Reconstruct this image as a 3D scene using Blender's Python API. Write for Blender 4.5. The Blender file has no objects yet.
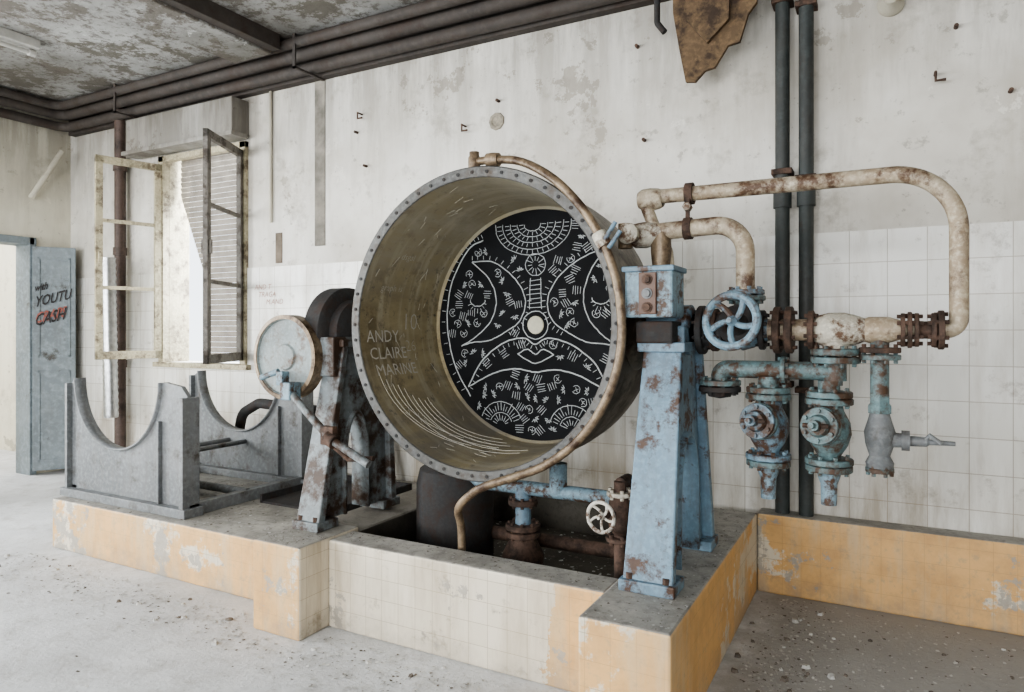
import bpy, bmesh, math, random
from mathutils import Vector, Matrix
random.seed(7)
SC=bpy.context.scene
COL=SC.collection
try:
    SC.view_settings.view_transform='AgX'; SC.view_settings.look='AgX - Medium High Contrast'
except Exception: pass
# ---------------------------------------------------------------- materials
def N(nt,t,props=None,**ins):
    n=nt.nodes.new(t)
    for k,v in (props or {}).items(): setattr(n,k,v)
    for k,v in ins.items():
        key=k.replace('_',' ')
        if key[0]=='i' and key[1:].isdigit(): s=n.inputs[int(key[1:])]
        else: s=n.inputs[key]
        if isinstance(v,bpy.types.NodeSocket): nt.links.new(v,s)
        else: s.default_value=v
    return n
def c4(c): return tuple(max(0,x)**1.12 for x in c[:3])+(1,)
def newmat(name):
    m=bpy.data.materials.new(name); m.use_nodes=True
    nt=m.node_tree; b=nt.nodes['Principled BSDF']
    return m,nt,b
def noise(nt,vec,scale,detail=6,rough=.6):
    return N(nt,'ShaderNodeTexNoise',Vector=vec,Scale=scale,Detail=detail,Roughness=rough).outputs[0]
def ramp(nt,fac,lo,hi):
    return N(nt,'ShaderNodeMapRange',{'clamp':True},Value=fac,From_Min=lo,From_Max=hi).outputs[0]
def mix(nt,f,a,b,mode='MIX'):
    n=nt.nodes.new('ShaderNodeMixRGB'); n.blend_type=mode
    for s,v in zip(n.inputs,(f,a,b)):
        if isinstance(v,bpy.types.NodeSocket): nt.links.new(v,s)
        elif isinstance(v,(int,float)): s.default_value=v
        else: s.default_value=c4(v)
    return n.outputs[0]
def mth(nt,op,a,b=0.0):
    return N(nt,'ShaderNodeMath',{'operation':op},i0=a,i1=b).outputs[0]
def coords(nt,sc=(1,1,1)):
    tc=nt.nodes.new('ShaderNodeTexCoord')
    mp=N(nt,'ShaderNodeMapping',Vector=tc.outputs['Object'],Scale=sc)
    return mp.outputs[0]
def sep(nt,v,i): return N(nt,'ShaderNodeSeparateXYZ',Vector=v).outputs[i]
def bump(nt,b,h,strength=.3,dist=.01):
    n=N(nt,'ShaderNodeBump',Strength=strength,Distance=dist,Height=h)
    nt.links.new(n.outputs[0],b.inputs['Normal'])
def rusty(name,paint,rust=(.16,.07,.035),lo=.5,hi=.62,scale=9,rough=.55,metal=0.0,paint2=None):
    m,nt,b=newmat(name); v=coords(nt)
    n1=noise(nt,v,scale,8,.7); n2=noise(nt,v,scale*5,5,.6); n3=noise(nt,v,scale*.35,3,.5)
    n4=noise(nt,coords(nt,(3,3,.6)),scale*.8,8,.7)
    p=mix(nt,ramp(nt,n3,.35,.65),paint,paint2 or tuple(x*.65 for x in paint))
    p=mix(nt,ramp(nt,n2,.45,.8),p,tuple(min(1,x*1.3) for x in paint))
    p=mix(nt,mth(nt,'MULTIPLY',ramp(nt,n4,.45,.7),.6),p,tuple(.5*x+.5*y for x,y in zip(rust,paint)))
    r=mix(nt,n2,rust,tuple(x*.35 for x in rust))
    col=mix(nt,ramp(nt,n1,lo,hi),p,r)
    nt.links.new(col,b.inputs['Base Color'])
    b.inputs['Roughness'].default_value=rough; b.inputs['Metallic'].default_value=metal
    bump(nt,b,n2,.4,.006)
    return m
def plain(name,col,rough=.7,metal=0,var=.25,scale=12):
    m,nt,b=newmat(name); v=coords(nt); n=noise(nt,v,scale)
    nt.links.new(mix(nt,ramp(nt,n,.3,.7),tuple(x*(1-var) for x in col),col),b.inputs['Base Color'])
    b.inputs['Roughness'].default_value=rough; b.inputs['Metallic'].default_value=metal
    bump(nt,b,n,.15,.004)
    return m
def mat_plaster(name,base,dirt,top=4.1,amt=1.0,topamt=.85,span=1.3):
    m,nt,b=newmat(name); v=coords(nt); vs=coords(nt,(2.2,2.2,.3))
    big=noise(nt,v,.9,5,.6); drip=noise(nt,vs,2.2,8,.68); fine=noise(nt,v,26,6,.7); mid=noise(nt,v,3.2,8,.72); ed=noise(nt,v,1.3,10,.74)
    med=noise(nt,v,8,8,.75)
    col=mix(nt,mth(nt,'MULTIPLY',ramp(nt,big,.42,.70),.65*amt),base,dirt)
    col=mix(nt,mth(nt,'MULTIPLY',ramp(nt,drip,.50,.74),.5*amt),col,dirt)
    col=mix(nt,mth(nt,'MULTIPLY',ramp(nt,mid,.55,.66),.42*amt),col,tuple(x*.75 for x in dirt))
    col=mix(nt,mth(nt,'MULTIPLY',ramp(nt,med,.60,.66),.45*amt),col,tuple(x*.6 for x in dirt))
    col=mix(nt,mth(nt,'MULTIPLY',ramp(nt,ed,.60,.61),.6*amt),col,tuple(x*.8 for x in dirt))
    col=mix(nt,mth(nt,'MULTIPLY',ramp(nt,ed,.39,.38),.5),col,tuple(min(1,x*1.1) for x in base))
    z=sep(nt,v,2)
    topm=mth(nt,'MULTIPLY',ramp(nt,z,top-span,top),ramp(nt,drip,.22,.55))
    col=mix(nt,mth(nt,'MULTIPLY',topm,topamt),col,tuple(x*.42 for x in dirt))
    col=mix(nt,mth(nt,'MULTIPLY',ramp(nt,fine,.65,.73),.5),col,(.2,.17,.13))
    nt.links.new(col,b.inputs['Base Color']); b.inputs['Roughness'].default_value=.85
    bump(nt,b,mid,.35,.012)
    return m
def mat_ceiling():
    m,nt,b=newmat('peeling_ceiling'); v=coords(nt)
    big=noise(nt,v,.7,6,.65); mid=noise(nt,v,2.2,10,.76); fine=noise(nt,v,14,8,.75); pl=noise(nt,v,1.1,12,.78)
    col=mix(nt,ramp(nt,big,.35,.62),(.40,.40,.39),(.19,.185,.17))
    col=mix(nt,mth(nt,'MULTIPLY',ramp(nt,mid,.5,.54),.75),col,(.11,.09,.07))
    col=mix(nt,mth(nt,'MULTIPLY',ramp(nt,fine,.52,.60),.65),col,(.08,.065,.05))
    col=mix(nt,mth(nt,'MULTIPLY',ramp(nt,mid,.37,.34),.8),col,(.56,.56,.55))
    col=mix(nt,mth(nt,'MULTIPLY',ramp(nt,pl,.54,.545),.75),col,(.14,.13,.11))
    nt.links.new(col,b.inputs['Base Color']); b.inputs['Roughness'].default_value=.9
    bump(nt,b,mid,.8,.03); return m
def tiled(name,tile,tile2,grout,size,ochre=None,olo=.5,ohi=.55,topcol=None,rough=.3,mort=.012,dirt=(.35,.28,.19),dirtamt=.5,xmask=None,low=None,plast=0):
    m,nt,b=newmat(name); tc=nt.nodes.new('ShaderNodeTexCoord')
    s=N(nt,'ShaderNodeSeparateXYZ',Vector=tc.outputs['Object'])
    xy=mth(nt,'ADD',s.outputs[0],s.outputs[1])
    cv=N(nt,'ShaderNodeCombineXYZ',X=xy,Y=s.outputs[2]).outputs[0]
    br=N(nt,'ShaderNodeTexBrick',{'offset':0.0,'squash':1.0},Vector=cv,Color1=c4(tile),Color2=c4(tile2),Mortar=c4(grout),Scale=1.0,
         Mortar_Size=size*mort,Mortar_Smooth=.1,Brick_Width=size,Row_Height=size)
    v=coords(nt); vs=coords(nt,(2.5,2.5,.4))
    drip=noise(nt,vs,2,8,.68); mid=noise(nt,v,5,10,.72); big=noise(nt,v,1.6,8,.7); fine=noise(nt,v,24,6,.7)
    col=mix(nt,mth(nt,'MULTIPLY',ramp(nt,drip,.48,.75),dirtamt),br.outputs[0],dirt)
    col=mix(nt,mth(nt,'MULTIPLY',ramp(nt,mid,.57,.68),dirtamt*.95),col,tuple(x*.6 for x in dirt))
    if ochre:
        oc=mix(nt,br.outputs['Fac'],ochre,tuple(x*.8 for x in ochre))
        oc=mix(nt,mth(nt,'MULTIPLY',ramp(nt,mid,.40,.66),.6),oc,tuple(x*y for x,y in zip(ochre,(.66,.62,.62))))
        oc=mix(nt,mth(nt,'MULTIPLY',ramp(nt,drip,.48,.62),.5),oc,(.58,.49,.35))
        oc=mix(nt,mth(nt,'MULTIPLY',ramp(nt,fine,.55,.68),.5),oc,(.40,.32,.22))
        f=ramp(nt,big,olo,ohi)
        if xmask:
            e=mth(nt,'ADD',s.outputs[0],mth(nt,'MULTIPLY',mth(nt,'SUBTRACT',big,.5),1.0))
            f=mth(nt,'MAXIMUM',mth(nt,'MULTIPLY',f,0),ramp(nt,e,xmask+.01,xmask))
        col=mix(nt,f,oc,col)
    if plast:
        pm=mth(nt,'MULTIPLY',ramp(nt,mth(nt,'ADD',mth(nt,'MULTIPLY',big,.6),mth(nt,'MULTIPLY',mid,.4)),plast,plast+.008),.85)
        col=mix(nt,pm,col,mix(nt,fine,(.50,.47,.42),(.28,.25,.21)))
    if low:
        lm=mth(nt,'MULTIPLY',ramp(nt,s.outputs[2],low,low-.5),ramp(nt,drip,.3,.6))
        col=mix(nt,mth(nt,'MULTIPLY',lm,.65),col,tuple(x*.8 for x in dirt))
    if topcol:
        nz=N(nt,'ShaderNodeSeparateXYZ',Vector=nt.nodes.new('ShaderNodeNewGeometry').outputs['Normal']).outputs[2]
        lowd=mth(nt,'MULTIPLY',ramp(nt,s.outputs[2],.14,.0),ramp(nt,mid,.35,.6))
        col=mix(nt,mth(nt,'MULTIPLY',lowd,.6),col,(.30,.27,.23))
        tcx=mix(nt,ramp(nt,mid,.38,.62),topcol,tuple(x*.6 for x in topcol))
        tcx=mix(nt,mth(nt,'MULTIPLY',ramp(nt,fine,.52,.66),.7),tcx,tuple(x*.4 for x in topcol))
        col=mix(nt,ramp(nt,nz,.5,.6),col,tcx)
    nt.links.new(col,b.inputs['Base Color']); b.inputs['Roughness'].default_value=rough
    bump(nt,b,mth(nt,'SUBTRACT',1.0,br.outputs['Fac']),.25,.002)
    return m
def mat_ground(name,a,bc,d,scale=1.2,xr=None):
    m,nt,b=newmat(name); v=coords(nt)
    big=noise(nt,v,scale,10,.72); fine=noise(nt,v,35,6,.75); mid=noise(nt,v,6,8,.74)
    col=mix(nt,ramp(nt,big,.38,.60),a,bc)
    if xr:
        e=mth(nt,'ADD',sep(nt,v,0),mth(nt,'MULTIPLY',mth(nt,'SUBTRACT',mid,.5),1.2))
        col=mix(nt,mth(nt,'MULTIPLY',ramp(nt,e,-.9,-.5),.7),col,xr)
    col=mix(nt,mth(nt,'MULTIPLY',ramp(nt,mid,.5,.66),.6),col,d)
    col=mix(nt,mth(nt,'MULTIPLY',ramp(nt,fine,.56,.68),.75),col,tuple(x*.55 for x in a))
    nt.links.new(col,b.inputs['Base Color']); b.inputs['Roughness'].default_value=.8
    bump(nt,b,fine,.5,.01)
    return m
PLASTER=mat_plaster('plaster_wall',(.76,.74,.69),(.45,.41,.345),amt=1.1)
PLASTER_L=mat_plaster('plaster_cream',(.72,.69,.59),(.46,.42,.34))
BOXP=mat_plaster('stained_box_plaster',(.42,.41,.38),(.26,.23,.19),3.9,1.2)
CEIL=mat_ceiling()
TILE=tiled('white_wall_tile',(.82,.81,.77),(.76,.75,.70),(.48,.44,.38),.2,dirtamt=.55,low=1.1,mort=.012)
OC=(.70,.455,.21)
PL_OCH=tiled('ochre_tiles',(.70,.64,.53),(.66,.60,.49),(.4,.34,.25),.105,ochre=OC,olo=.57,ohi=.60,topcol=(.44,.42,.38),rough=.55,plast=.56)
PL_OCH2=tiled('ochre_tiles_peeled',(.70,.64,.53),(.66,.60,.49),(.4,.34,.25),.105,ochre=OC,olo=.53,ohi=.56,topcol=(.50,.48,.44),rough=.55,plast=.60)
PL_WHT=tiled('worn_white_tiles',(.72,.66,.55),(.67,.61,.50),(.42,.36,.27),.105,ochre=OC,topcol=(.48,.46,.42),rough=.45,xmask=-1.33,plast=.57,dirtamt=.7)
PL_WHT2=tiled('worn_white_tiles_side',(.72,.66,.55),(.67,.61,.50),(.42,.36,.27),.105,topcol=(.48,.46,.42),rough=.45,dirtamt=.7)
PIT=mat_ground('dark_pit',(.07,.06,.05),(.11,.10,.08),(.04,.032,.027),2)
PLTOP=mat_ground('platform_top',(.32,.30,.27),(.22,.20,.17),(.12,.105,.085),2)
FLOOR=mat_ground('dusty_floor',(.70,.71,.72),(.56,.565,.57),(.42,.41,.39),1.2,(.31,.29,.26))
BLUE=rusty('blue_paint',(.20,.30,.375),(.13,.07,.042),.51,.60,8,paint2=(.15,.225,.285))
BLUEL=rusty('light_blue_paint',(.26,.37,.435),(.14,.08,.048),.49,.59,14)
TEAL=rusty('teal_paint',(.16,.24,.25),(.13,.075,.045),.45,.57,14)
BLUEV=rusty('valve_blue',(.20,.30,.365),(.13,.075,.048),.45,.57,14)
DISCM=rusty('gear_disc_paint',(.27,.31,.31),(.20,.13,.085),.52,.65,10)
GREYB=rusty('grey_steel',(.225,.235,.24),(.12,.10,.08),.54,.70,7,paint2=(.15,.16,.165))
PED_L=rusty('worn_grey_paint',(.25,.28,.29),(.11,.068,.045),.46,.57,6)
DARKST=rusty('dark_steel',(.045,.045,.045),(.07,.042,.03),.5,.65,10,.8,.0)
RUST=rusty('rust_iron',(.13,.082,.06),(.07,.045,.032),.45,.6,14,.8)
RUSTL=rusty('rusty_pale_pipe',(.50,.45,.36),(.16,.09,.052),.49,.62,9,.55,.05,paint2=(.34,.27,.19))
RUSTP=rusty('brass_pipe',(.31,.24,.165),(.12,.075,.048),.46,.62,10,.45,.3)
WHITEP=rusty('limescale_white',(.58,.55,.47),(.20,.12,.075),.47,.58,14,.7)
RIM=rusty('rim_steel',(.14,.14,.135),(.12,.09,.065),.54,.72,9,.5,.4)
WALLPIPE=rusty('green_black_pipe',(.06,.07,.068),(.085,.06,.045),.58,.7,6,.6)
CEILPIPE=rusty('brown_ceiling_pipe',(.07,.06,.053),(.08,.055,.042),.5,.65,4,.75)
REDPIPE=rusty('red_brown_pipe',(.12,.085,.07),(.075,.05,.04),.5,.65,6,.6)
WHEELW=rusty('white_wheel',(.60,.58,.52),(.18,.10,.06),.50,.60,20)
SILVER=plain('foil_duct',(.62,.63,.64),.3,.9,.4,20)
WOODY=rusty('yellowed_frame',(.52,.47,.34),(.26,.21,.145),.50,.62,9,.6)
WOODD=rusty('grey_wood_frame',(.20,.185,.165),(.10,.08,.06),.5,.6,9,.7)
SLAT=plain('shutter_slat',(.42,.385,.34),.65,0,.4,8)
BROWN=rusty('rotten_board',(.19,.13,.075),(.08,.052,.033),.46,.58,6,.85)
DOORM=rusty('door_blue_grey',(.26,.30,.32),(.15,.14,.12),.6,.7,4)
CHALK=plain('chalk',(.62,.65,.66),.9,0,.35,40)
SCRATCH=plain('scratched_marks',(.62,.60,.54),.8,0,.25,40)
INK=plain('black_spray',(.05,.045,.045),.8,0,.05)
INKR=plain('red_marker',(.40,.15,.12),.8,0,.15)
INKP=plain('faded_red_marker',(.47,.29,.24),.8,0,.05)
LAMPW=plain('lamp_white',(.48,.47,.44),.5,0,.2)
FLAKE=plain('paint_flake',(.68,.67,.64),.8,0,.5,9)
DEBR=plain('dark_rubble',(.24,.21,.18),.9,0,.5,9)
def mat_inner():
    m,nt,b=newmat('copper_pan_inner'); v=coords(nt,(1,.35,1)); w=coords(nt,(.5,5,.5)); o=coords(nt)
    n1=noise(nt,v,3,8,.68); n2=noise(nt,w,3,6,.6); n3=noise(nt,o,18,6,.7); n4=noise(nt,o,6,8,.72)
    col=mix(nt,ramp(nt,n1,.36,.62),(.43,.37,.24),(.20,.165,.105))
    col=mix(nt,mth(nt,'MULTIPLY',ramp(nt,n2,.48,.68),.6),col,(.57,.53,.42))
    col=mix(nt,mth(nt,'MULTIPLY',ramp(nt,n4,.54,.62),.55),col,(.15,.12,.08))
    col=mix(nt,ramp(nt,n3,.58,.70),col,(.13,.115,.09))
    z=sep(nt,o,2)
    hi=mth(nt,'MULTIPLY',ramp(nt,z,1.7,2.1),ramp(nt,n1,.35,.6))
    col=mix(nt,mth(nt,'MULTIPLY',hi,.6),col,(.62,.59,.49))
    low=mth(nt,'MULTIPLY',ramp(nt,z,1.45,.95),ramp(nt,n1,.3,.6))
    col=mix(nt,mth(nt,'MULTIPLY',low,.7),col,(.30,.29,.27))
    nt.links.new(col,b.inputs['Base Color']); b.inputs['Metallic'].default_value=.3
    b.inputs['Roughness'].default_value=.48; bump(nt,b,n3,.2,.003); return m
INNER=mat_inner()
BLACKD=plain('blackened_bottom',(.016,.017,.020),.85,0,.5,6)
BLACKD.node_tree.nodes['Principled BSDF'].inputs['Specular IOR Level'].default_value=.25
OUTER=rusty('pan_jacket',(.28,.25,.20),(.12,.085,.06),.44,.58,5,.5,.4)
# ---------------------------------------------------------------- geometry helpers
GROUPS={}
def group(name):
    e=bpy.data.objects.new(name,None); e.empty_display_size=.1; COL.objects.link(e); GROUPS[e]=[]; return e
def addobj(name,bm,mats,grp=None,smooth=True,angle=35,bevel=0):
    bmesh.ops.recalc_face_normals(bm,faces=bm.faces)
    me=bpy.data.meshes.new(name)
    for f in bm.faces: f.smooth=smooth
    bm.to_mesh(me); bm.free()
    if smooth:
        try: me.set_sharp_from_angle(angle=math.radians(angle))
        except Exception: pass
    for m in (mats if isinstance(mats,(list,tuple)) else [mats]): me.materials.append(m)
    o=bpy.data.objects.new(name,me); COL.objects.link(o)
    if bevel:
        md=o.modifiers.new('bevel','BEVEL'); md.width=bevel; md.segments=2; md.limit_method='ANGLE'
    if grp is not None: GROUPS[grp].append(o)
    return o
def frame(axis):
    a=Vector(axis).normalized(); u=a.cross(Vector((0,0,1)))
    if u.length<.05: u=a.cross(Vector((1,0,0)))
    u.normalize(); w=a.cross(u).normalized(); return a,u,w
def b_lathe(bm,o,axis,prof,seg=32,ph=0):
    o=Vector(o); a,u,w=frame(axis); rings=[]
    for h,r in prof:
        if r<1e-5: rings.append([bm.verts.new(o+a*h)])
        else: rings.append([bm.verts.new(o+a*h+(u*math.cos(ph+2*math.pi*i/seg)+w*math.sin(ph+2*math.pi*i/seg))*r) for i in range(seg)])
    for A,B in zip(rings,rings[1:]):
        for i in range(seg):
            j=(i+1)%seg
            if len(A)==1 and len(B)==1: continue
            if len(A)==1: bm.faces.new((A[0],B[i],B[j]))
            elif len(B)==1: bm.faces.new((A[i],A[j],B[0]))
            else: bm.faces.new((A[i],A[j],B[j],B[i]))
def b_cyl(bm,p1,p2,r,seg=20,r2=None):
    p1=Vector(p1);p2=Vector(p2); L=(p2-p1).length
    b_lathe(bm,p1,p2-p1,[(0,0),(0,r),(L,r if r2 is None else r2),(L,0)],seg)
def b_box(bm,lo,hi,M=None):
    x0,y0,z0=lo;x1,y1,z1=hi
    vs=[Vector(p) for p in ((x0,y0,z0),(x1,y0,z0),(x1,y1,z0),(x0,y1,z0),(x0,y0,z1),(x1,y0,z1),(x1,y1,z1),(x0,y1,z1))]
    if M: vs=[M@p for p in vs]
    v=[bm.verts.new(p) for p in vs]
    for f in ((0,3,2,1),(4,5,6,7),(0,1,5,4),(1,2,6,5),(2,3,7,6),(3,0,4,7)): bm.faces.new([v[i] for i in f])
def fillet(pts,r,seg=8):
    pts=[Vector(p) for p in pts]; out=[pts[0]]
    for i in range(1,len(pts)-1):
        p=pts[i]; a=(pts[i-1]-p); b=(pts[i+1]-p); la,lb=a.length,b.length; a.normalize(); b.normalize()
        th=a.angle(b)
        if th>3.0: out.append(p); continue
        d=min(r/math.tan(th/2),la*.49,lb*.49)
        s=p+a*d;e=p+b*d
        rr=d*math.tan(th/2); c=p+(a+b).normalized()*(rr/math.sin(th/2))
        v0=s-c; v1=e-c; ang=v0.angle(v1)
        for k in range(seg+1):
            t=k/seg; out.append(c+(v0*math.sin((1-t)*ang)+v1*math.sin(t*ang))/math.sin(ang))
    out.append(pts[-1]); return out
def catmull(pts,n=8):
    P=[Vector(p) for p in pts]; P=[2*P[0]-P[1]]+P+[2*P[-1]-P[-2]]; out=[]
    for i in range(1,len(P)-2):
        for k in range(n):
            t=k/n; a,b,c,d=P[i-1],P[i],P[i+1],P[i+2]
            out.append(.5*((2*b)+(c-a)*t+(2*a-5*b+4*c-d)*t*t+(3*b-a-3*c+d)*t**3))
    out.append(P[-2]); return out
def b_tube(bm,pts,r,seg=14,closed=False,caps=True):
    pts=[Vector(p) for p in pts]; n=len(pts); rings=[]; u=None
    for i,p in enumerate(pts):
        if closed: t=(pts[(i+1)%n]-pts[i-1])
        else: t=pts[min(i+1,n-1)]-pts[max(i-1,0)]
        t.normalize()
        if u is None: _,u,_w=frame(t)
        u=(u-t*u.dot(t)).normalized(); w=t.cross(u)
        rings.append([bm.verts.new(p+(u*math.cos(2*math.pi*k/seg)+w*math.sin(2*math.pi*k/seg))*r) for k in range(seg)])
    m=n if closed else n-1
    for i in range(m):
        A=rings[i];B=rings[(i+1)%n]
        for k in range(seg):
            j=(k+1)%seg; bm.faces.new((A[k],A[j],B[j],B[k]))
    if not closed and caps:
        bm.faces.new(rings[0][::-1]); bm.faces.new(rings[-1])
def tube(name,pts,r,mat,grp,fr=None,seg=16):
    bm=bmesh.new(); b_tube(bm,fillet(pts,fr,10) if fr else pts,r,seg); return addobj(name,bm,mat,grp)
def cyl(name,p1,p2,r,mat,grp,seg=24,r2=None):
    bm=bmesh.new(); b_cyl(bm,p1,p2,r,seg,r2); return addobj(name,bm,mat,grp)
def lathe(name,o,axis,prof,mat,grp,seg=32):
    bm=bmesh.new(); b_lathe(bm,o,axis,prof,seg); return addobj(name,bm,mat,grp)
def box(name,lo,hi,mat,grp=None,bevel=.004,M=None):
    bm=bmesh.new(); b_box(bm,lo,hi,M); return addobj(name,bm,mat,grp,smooth=False,bevel=bevel)
def b_strip(bm,top,bot,axis,a0,a1):
    """solid plate between two equally long 2-D polylines, extruded a0..a1"""
    def mk(p,a): return Vector((a,p[0],p[1])) if axis=='x' else Vector((p[0],a,p[1]))
    R=[[bm.verts.new(mk(p,a)) for p,a in ((t,a0),(b,a0),(b,a1),(t,a1))] for t,b in zip(top,bot)]
    for A,B in zip(R,R[1:]):
        for i in range(4):
            j=(i+1)%4; bm.faces.new((A[i],A[j],B[j],B[i]))
    bm.faces.new(R[0][::-1]); bm.faces.new(R[-1])
def flange(name,c,axis,r,th,mat,grp,nb=8,bolts=True):
    bm=bmesh.new(); c=Vector(c); a,u,w=frame(axis); o=c-a*th/2; e=th*.12
    b_lathe(bm,o,a,[(0,0),(0,r-e),(e,r),(th-e,r),(th,r-e),(th,0)],32)
    if bolts:
        for i in range(nb):
            t=2*math.pi*(i+.5)/nb; p=c+(u*math.cos(t)+w*math.sin(t))*r*.8
            b_cyl(bm,p-a*(th/2+.014),p+a*(th/2+.014),.0095,6)
    return addobj(name,bm,mat,grp,angle=30)
def handwheel(name,c,axis,R,mat,grp,spokes=5,rt=.012,curved=True):
    bm=bmesh.new(); c=Vector(c); a,u,w=frame(axis)
    b_tube(bm,[c+(u*math.cos(t)+w*math.sin(t))*R for t in [2*math.pi*i/40 for i in range(40)]],rt,10,closed=True)
    for i in range(spokes):
        t0=2*math.pi*i/spokes
        pts=[]
        for k in range(6):
            f=k/5; t=t0+(.5*f if curved else 0); pts.append(c-a*.02*(1-f)+(u*math.cos(t)+w*math.sin(t))*(R*.12+(R*.88)*f))
        b_tube(bm,pts,rt*.72,8)
    b_lathe(bm,c-a*.035,a,[(0,0),(0,R*.2),(.03,R*.22),(.045,R*.12),(.06,R*.1),(.06,0)],16)
    return addobj(name,bm,mat,grp)
def textmesh(name,txt,size,fn,mat,grp,shear=0,off=.0):
    cu=bpy.data.curves.new(name,'FONT'); cu.body=txt; cu.size=size; cu.resolution_u=2; cu.offset=off; cu.shear=shear
    o=bpy.data.objects.new(name,cu); COL.objects.link(o); dg=bpy.context.evaluated_depsgraph_get(); dg.update()
    me=bpy.data.meshes.new_from_object(o.evaluated_get(dg)); bpy.data.objects.remove(o)
    for v in me.vertices: v.co=fn(v.co.x,v.co.y)
    me.materials.clear(); me.materials.append(mat)
    ob=bpy.data.objects.new(name,me); COL.objects.link(ob)
    if grp is not None: GROUPS[grp].append(ob)
    return ob
# ---------------------------------------------------------------- room shell
WY=4.6; LX=-8.3; CZ=4.1; RX=4.2; FY=-4.2
box('floor',(-12.2,FY-.3,-.2),(RX+.3,5.0,0),FLOOR,bevel=0)
box('ceiling',(-12.2,FY-.3,CZ),(RX+.3,5.0,CZ+.2),CEIL,bevel=0)
ox0,ox1,oz0,oz1=-6.6,-5.4,1.27,3.4
bm=bmesh.new()
b_box(bm,(LX,WY,0),(ox0,WY+.28,CZ)); b_box(bm,(ox1,WY,0),(RX+.2,WY+.28,CZ))
b_box(bm,(ox0,WY,0),(ox1,WY+.28,oz0)); b_box(bm,(ox0,WY,oz1),(ox1,WY+.28,CZ))
addobj('wall_back',bm,PLASTER,smooth=False)
bm=bmesh.new(); T=2.19
b_box(bm,(LX,WY-.012,0),(ox0-.05,WY,T)); b_box(bm,(ox1+.05,WY-.012,0),(RX,WY,T)); b_box(bm,(ox0-.05,WY-.012,0),(ox1+.05,WY,oz0-.04))
addobj('trim_1',bm,TILE,smooth=False)
bm=bmesh.new(); dy0,dy1,dz=3.15,4.2,2.57
b_box(bm,(LX-.25,FY,0),(LX,-1.0,CZ)); b_box(bm,(LX-.25,1.6,0),(LX,dy0,CZ)); b_box(bm,(LX-.25,dy1,0),(LX,WY+.28,CZ)); b_box(bm,(LX-.25,dy0,dz),(LX,dy1,CZ))
b_box(bm,(LX-.25,-1.0,0),(LX,1.6,1.0)); b_box(bm,(LX-.25,-1.0,3.4),(LX,1.6,CZ))
addobj('wall_left',bm,PLASTER_L,smooth=False)
box('wall_right',(RX,FY,0),(RX+.25,WY+.28,CZ),PLASTER,bevel=0)
bm=bmesh.new()
wins=[(-7.4,-5.0),(-4.0,-1.6),(-.6,1.8)]
xs=[LX-.25]+[v for w in wins for v in w]+[RX+.25]
for i in range(0,len(xs),2): b_box(bm,(xs[i],FY-.25,0),(xs[i+1],FY,CZ))
for a,b_ in wins: b_box(bm,(a,FY-.25,0),(b_,FY,1.0)); b_box(bm,(a,FY-.25,3.5),(b_,FY,CZ))
addobj('wall_front',bm,PLASTER,smooth=False)
bm=bmesh.new(); b_box(bm,(-12.2,.5,0),(-12,4.88,CZ)); b_box(bm,(-12.2,4.88,0),(LX,5.0,CZ)); b_box(bm,(-12.2,.4,0),(LX-.25,.5,CZ))
addobj('wall_corridor',bm,PLASTER_L,smooth=False)
k=3
for a,b_ in wins:
    g=group('window_%d'%k); k+=1
    bm=bmesh.new()
    for x in (a,(a+b_)/2-.03,b_-.06): b_box(bm,(x,FY-.17,1.0),(x+.06,FY-.1,3.5))
    for z in (1.0,2.7,3.44): b_box(bm,(a,FY-.17,z),(b_,FY-.1,z+.06))
    addobj('frame',bm,WOODY,g,smooth=False)
g=group('window_2'); bm=bmesh.new()
for y in (-1,.27,1.54): b_box(bm,(LX-.17,y,1.0),(LX-.1,y+.06,3.4))
for z in (1.0,2.6,3.34): b_box(bm,(LX-.17,-1,z),(LX-.1,1.6,z+.06))
addobj('frame',bm,WOODY,g,smooth=False)
# ---- back window
g=group('window_1')
bm=bmesh.new()
b_box(bm,(ox0-.05,WY-.04,oz0),(ox0+.03,WY+.03,oz1)); b_box(bm,(ox1-.03,WY-.04,oz0),(ox1+.05,WY+.03,oz1))
b_box(bm,(ox0-.05,WY-.04,oz1-.06),(ox1+.05,WY+.03,oz1)); b_box(bm,(ox0-.1,WY-.07,oz0-.05),(ox1+.1,WY+.05,oz0))
b_box(bm,(ox0+.0,WY+.03,oz0),(ox0+.03,WY+.27,oz1))
addobj('frame',bm,WOODY,g,smooth=False,bevel=.004)
def sash(nm,h,e,z0,z1,mat,bars):
    h=Vector((h[0],h[1],0)); e=Vector((e[0],e[1],0)); L=(e-h).length; d=(e-h).normalized()
    M=Matrix.Translation(h)@Matrix.Rotation(math.atan2(d.y,d.x),4,'Z')
    bm=bmesh.new()
    b_box(bm,(0,-.022,z0),(.065,.022,z1),M); b_box(bm,(L-.065,-.022,z0),(L,.022,z1),M)
    b_box(bm,(0,-.022,z0),(L,.022,z0+.08),M); b_box(bm,(0,-.022,z1-.07),(L,.022,z1),M)
    for z in bars: b_box(bm,(0,-.016,z),(L,.016,z+.035),M)
    b_box(bm,(L-.045,-.045,(z0+z1)/2-.06),(L-.02,.045,(z0+z1)/2+.06),M)
    addobj(nm,bm,mat,g,smooth=False,bevel=.003)
sash('sash_left',(-6.6,4.56),(-6.77,3.98),1.31,3.31,WOODY,(2.0,2.66))
sash('sash_right',(-5.4,4.56),(-5.06,3.9),1.31,3.31,WOODD,(2.0,2.66))
bm=bmesh.new(); z=1.32
while z<3.38:
    f=(z-1.3)/2.1
    xa=ox0+.06+ (.42 if f<.35 else (.42*(1-(f-.35)/.45) if f<.8 else 0))
    M=Matrix.Translation((0,4.76,z))@Matrix.Rotation(math.radians(14),4,'X')
    b_box(bm,(xa,-.006,0),(ox1-.02,.006,.05),M); z+=.054
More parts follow.
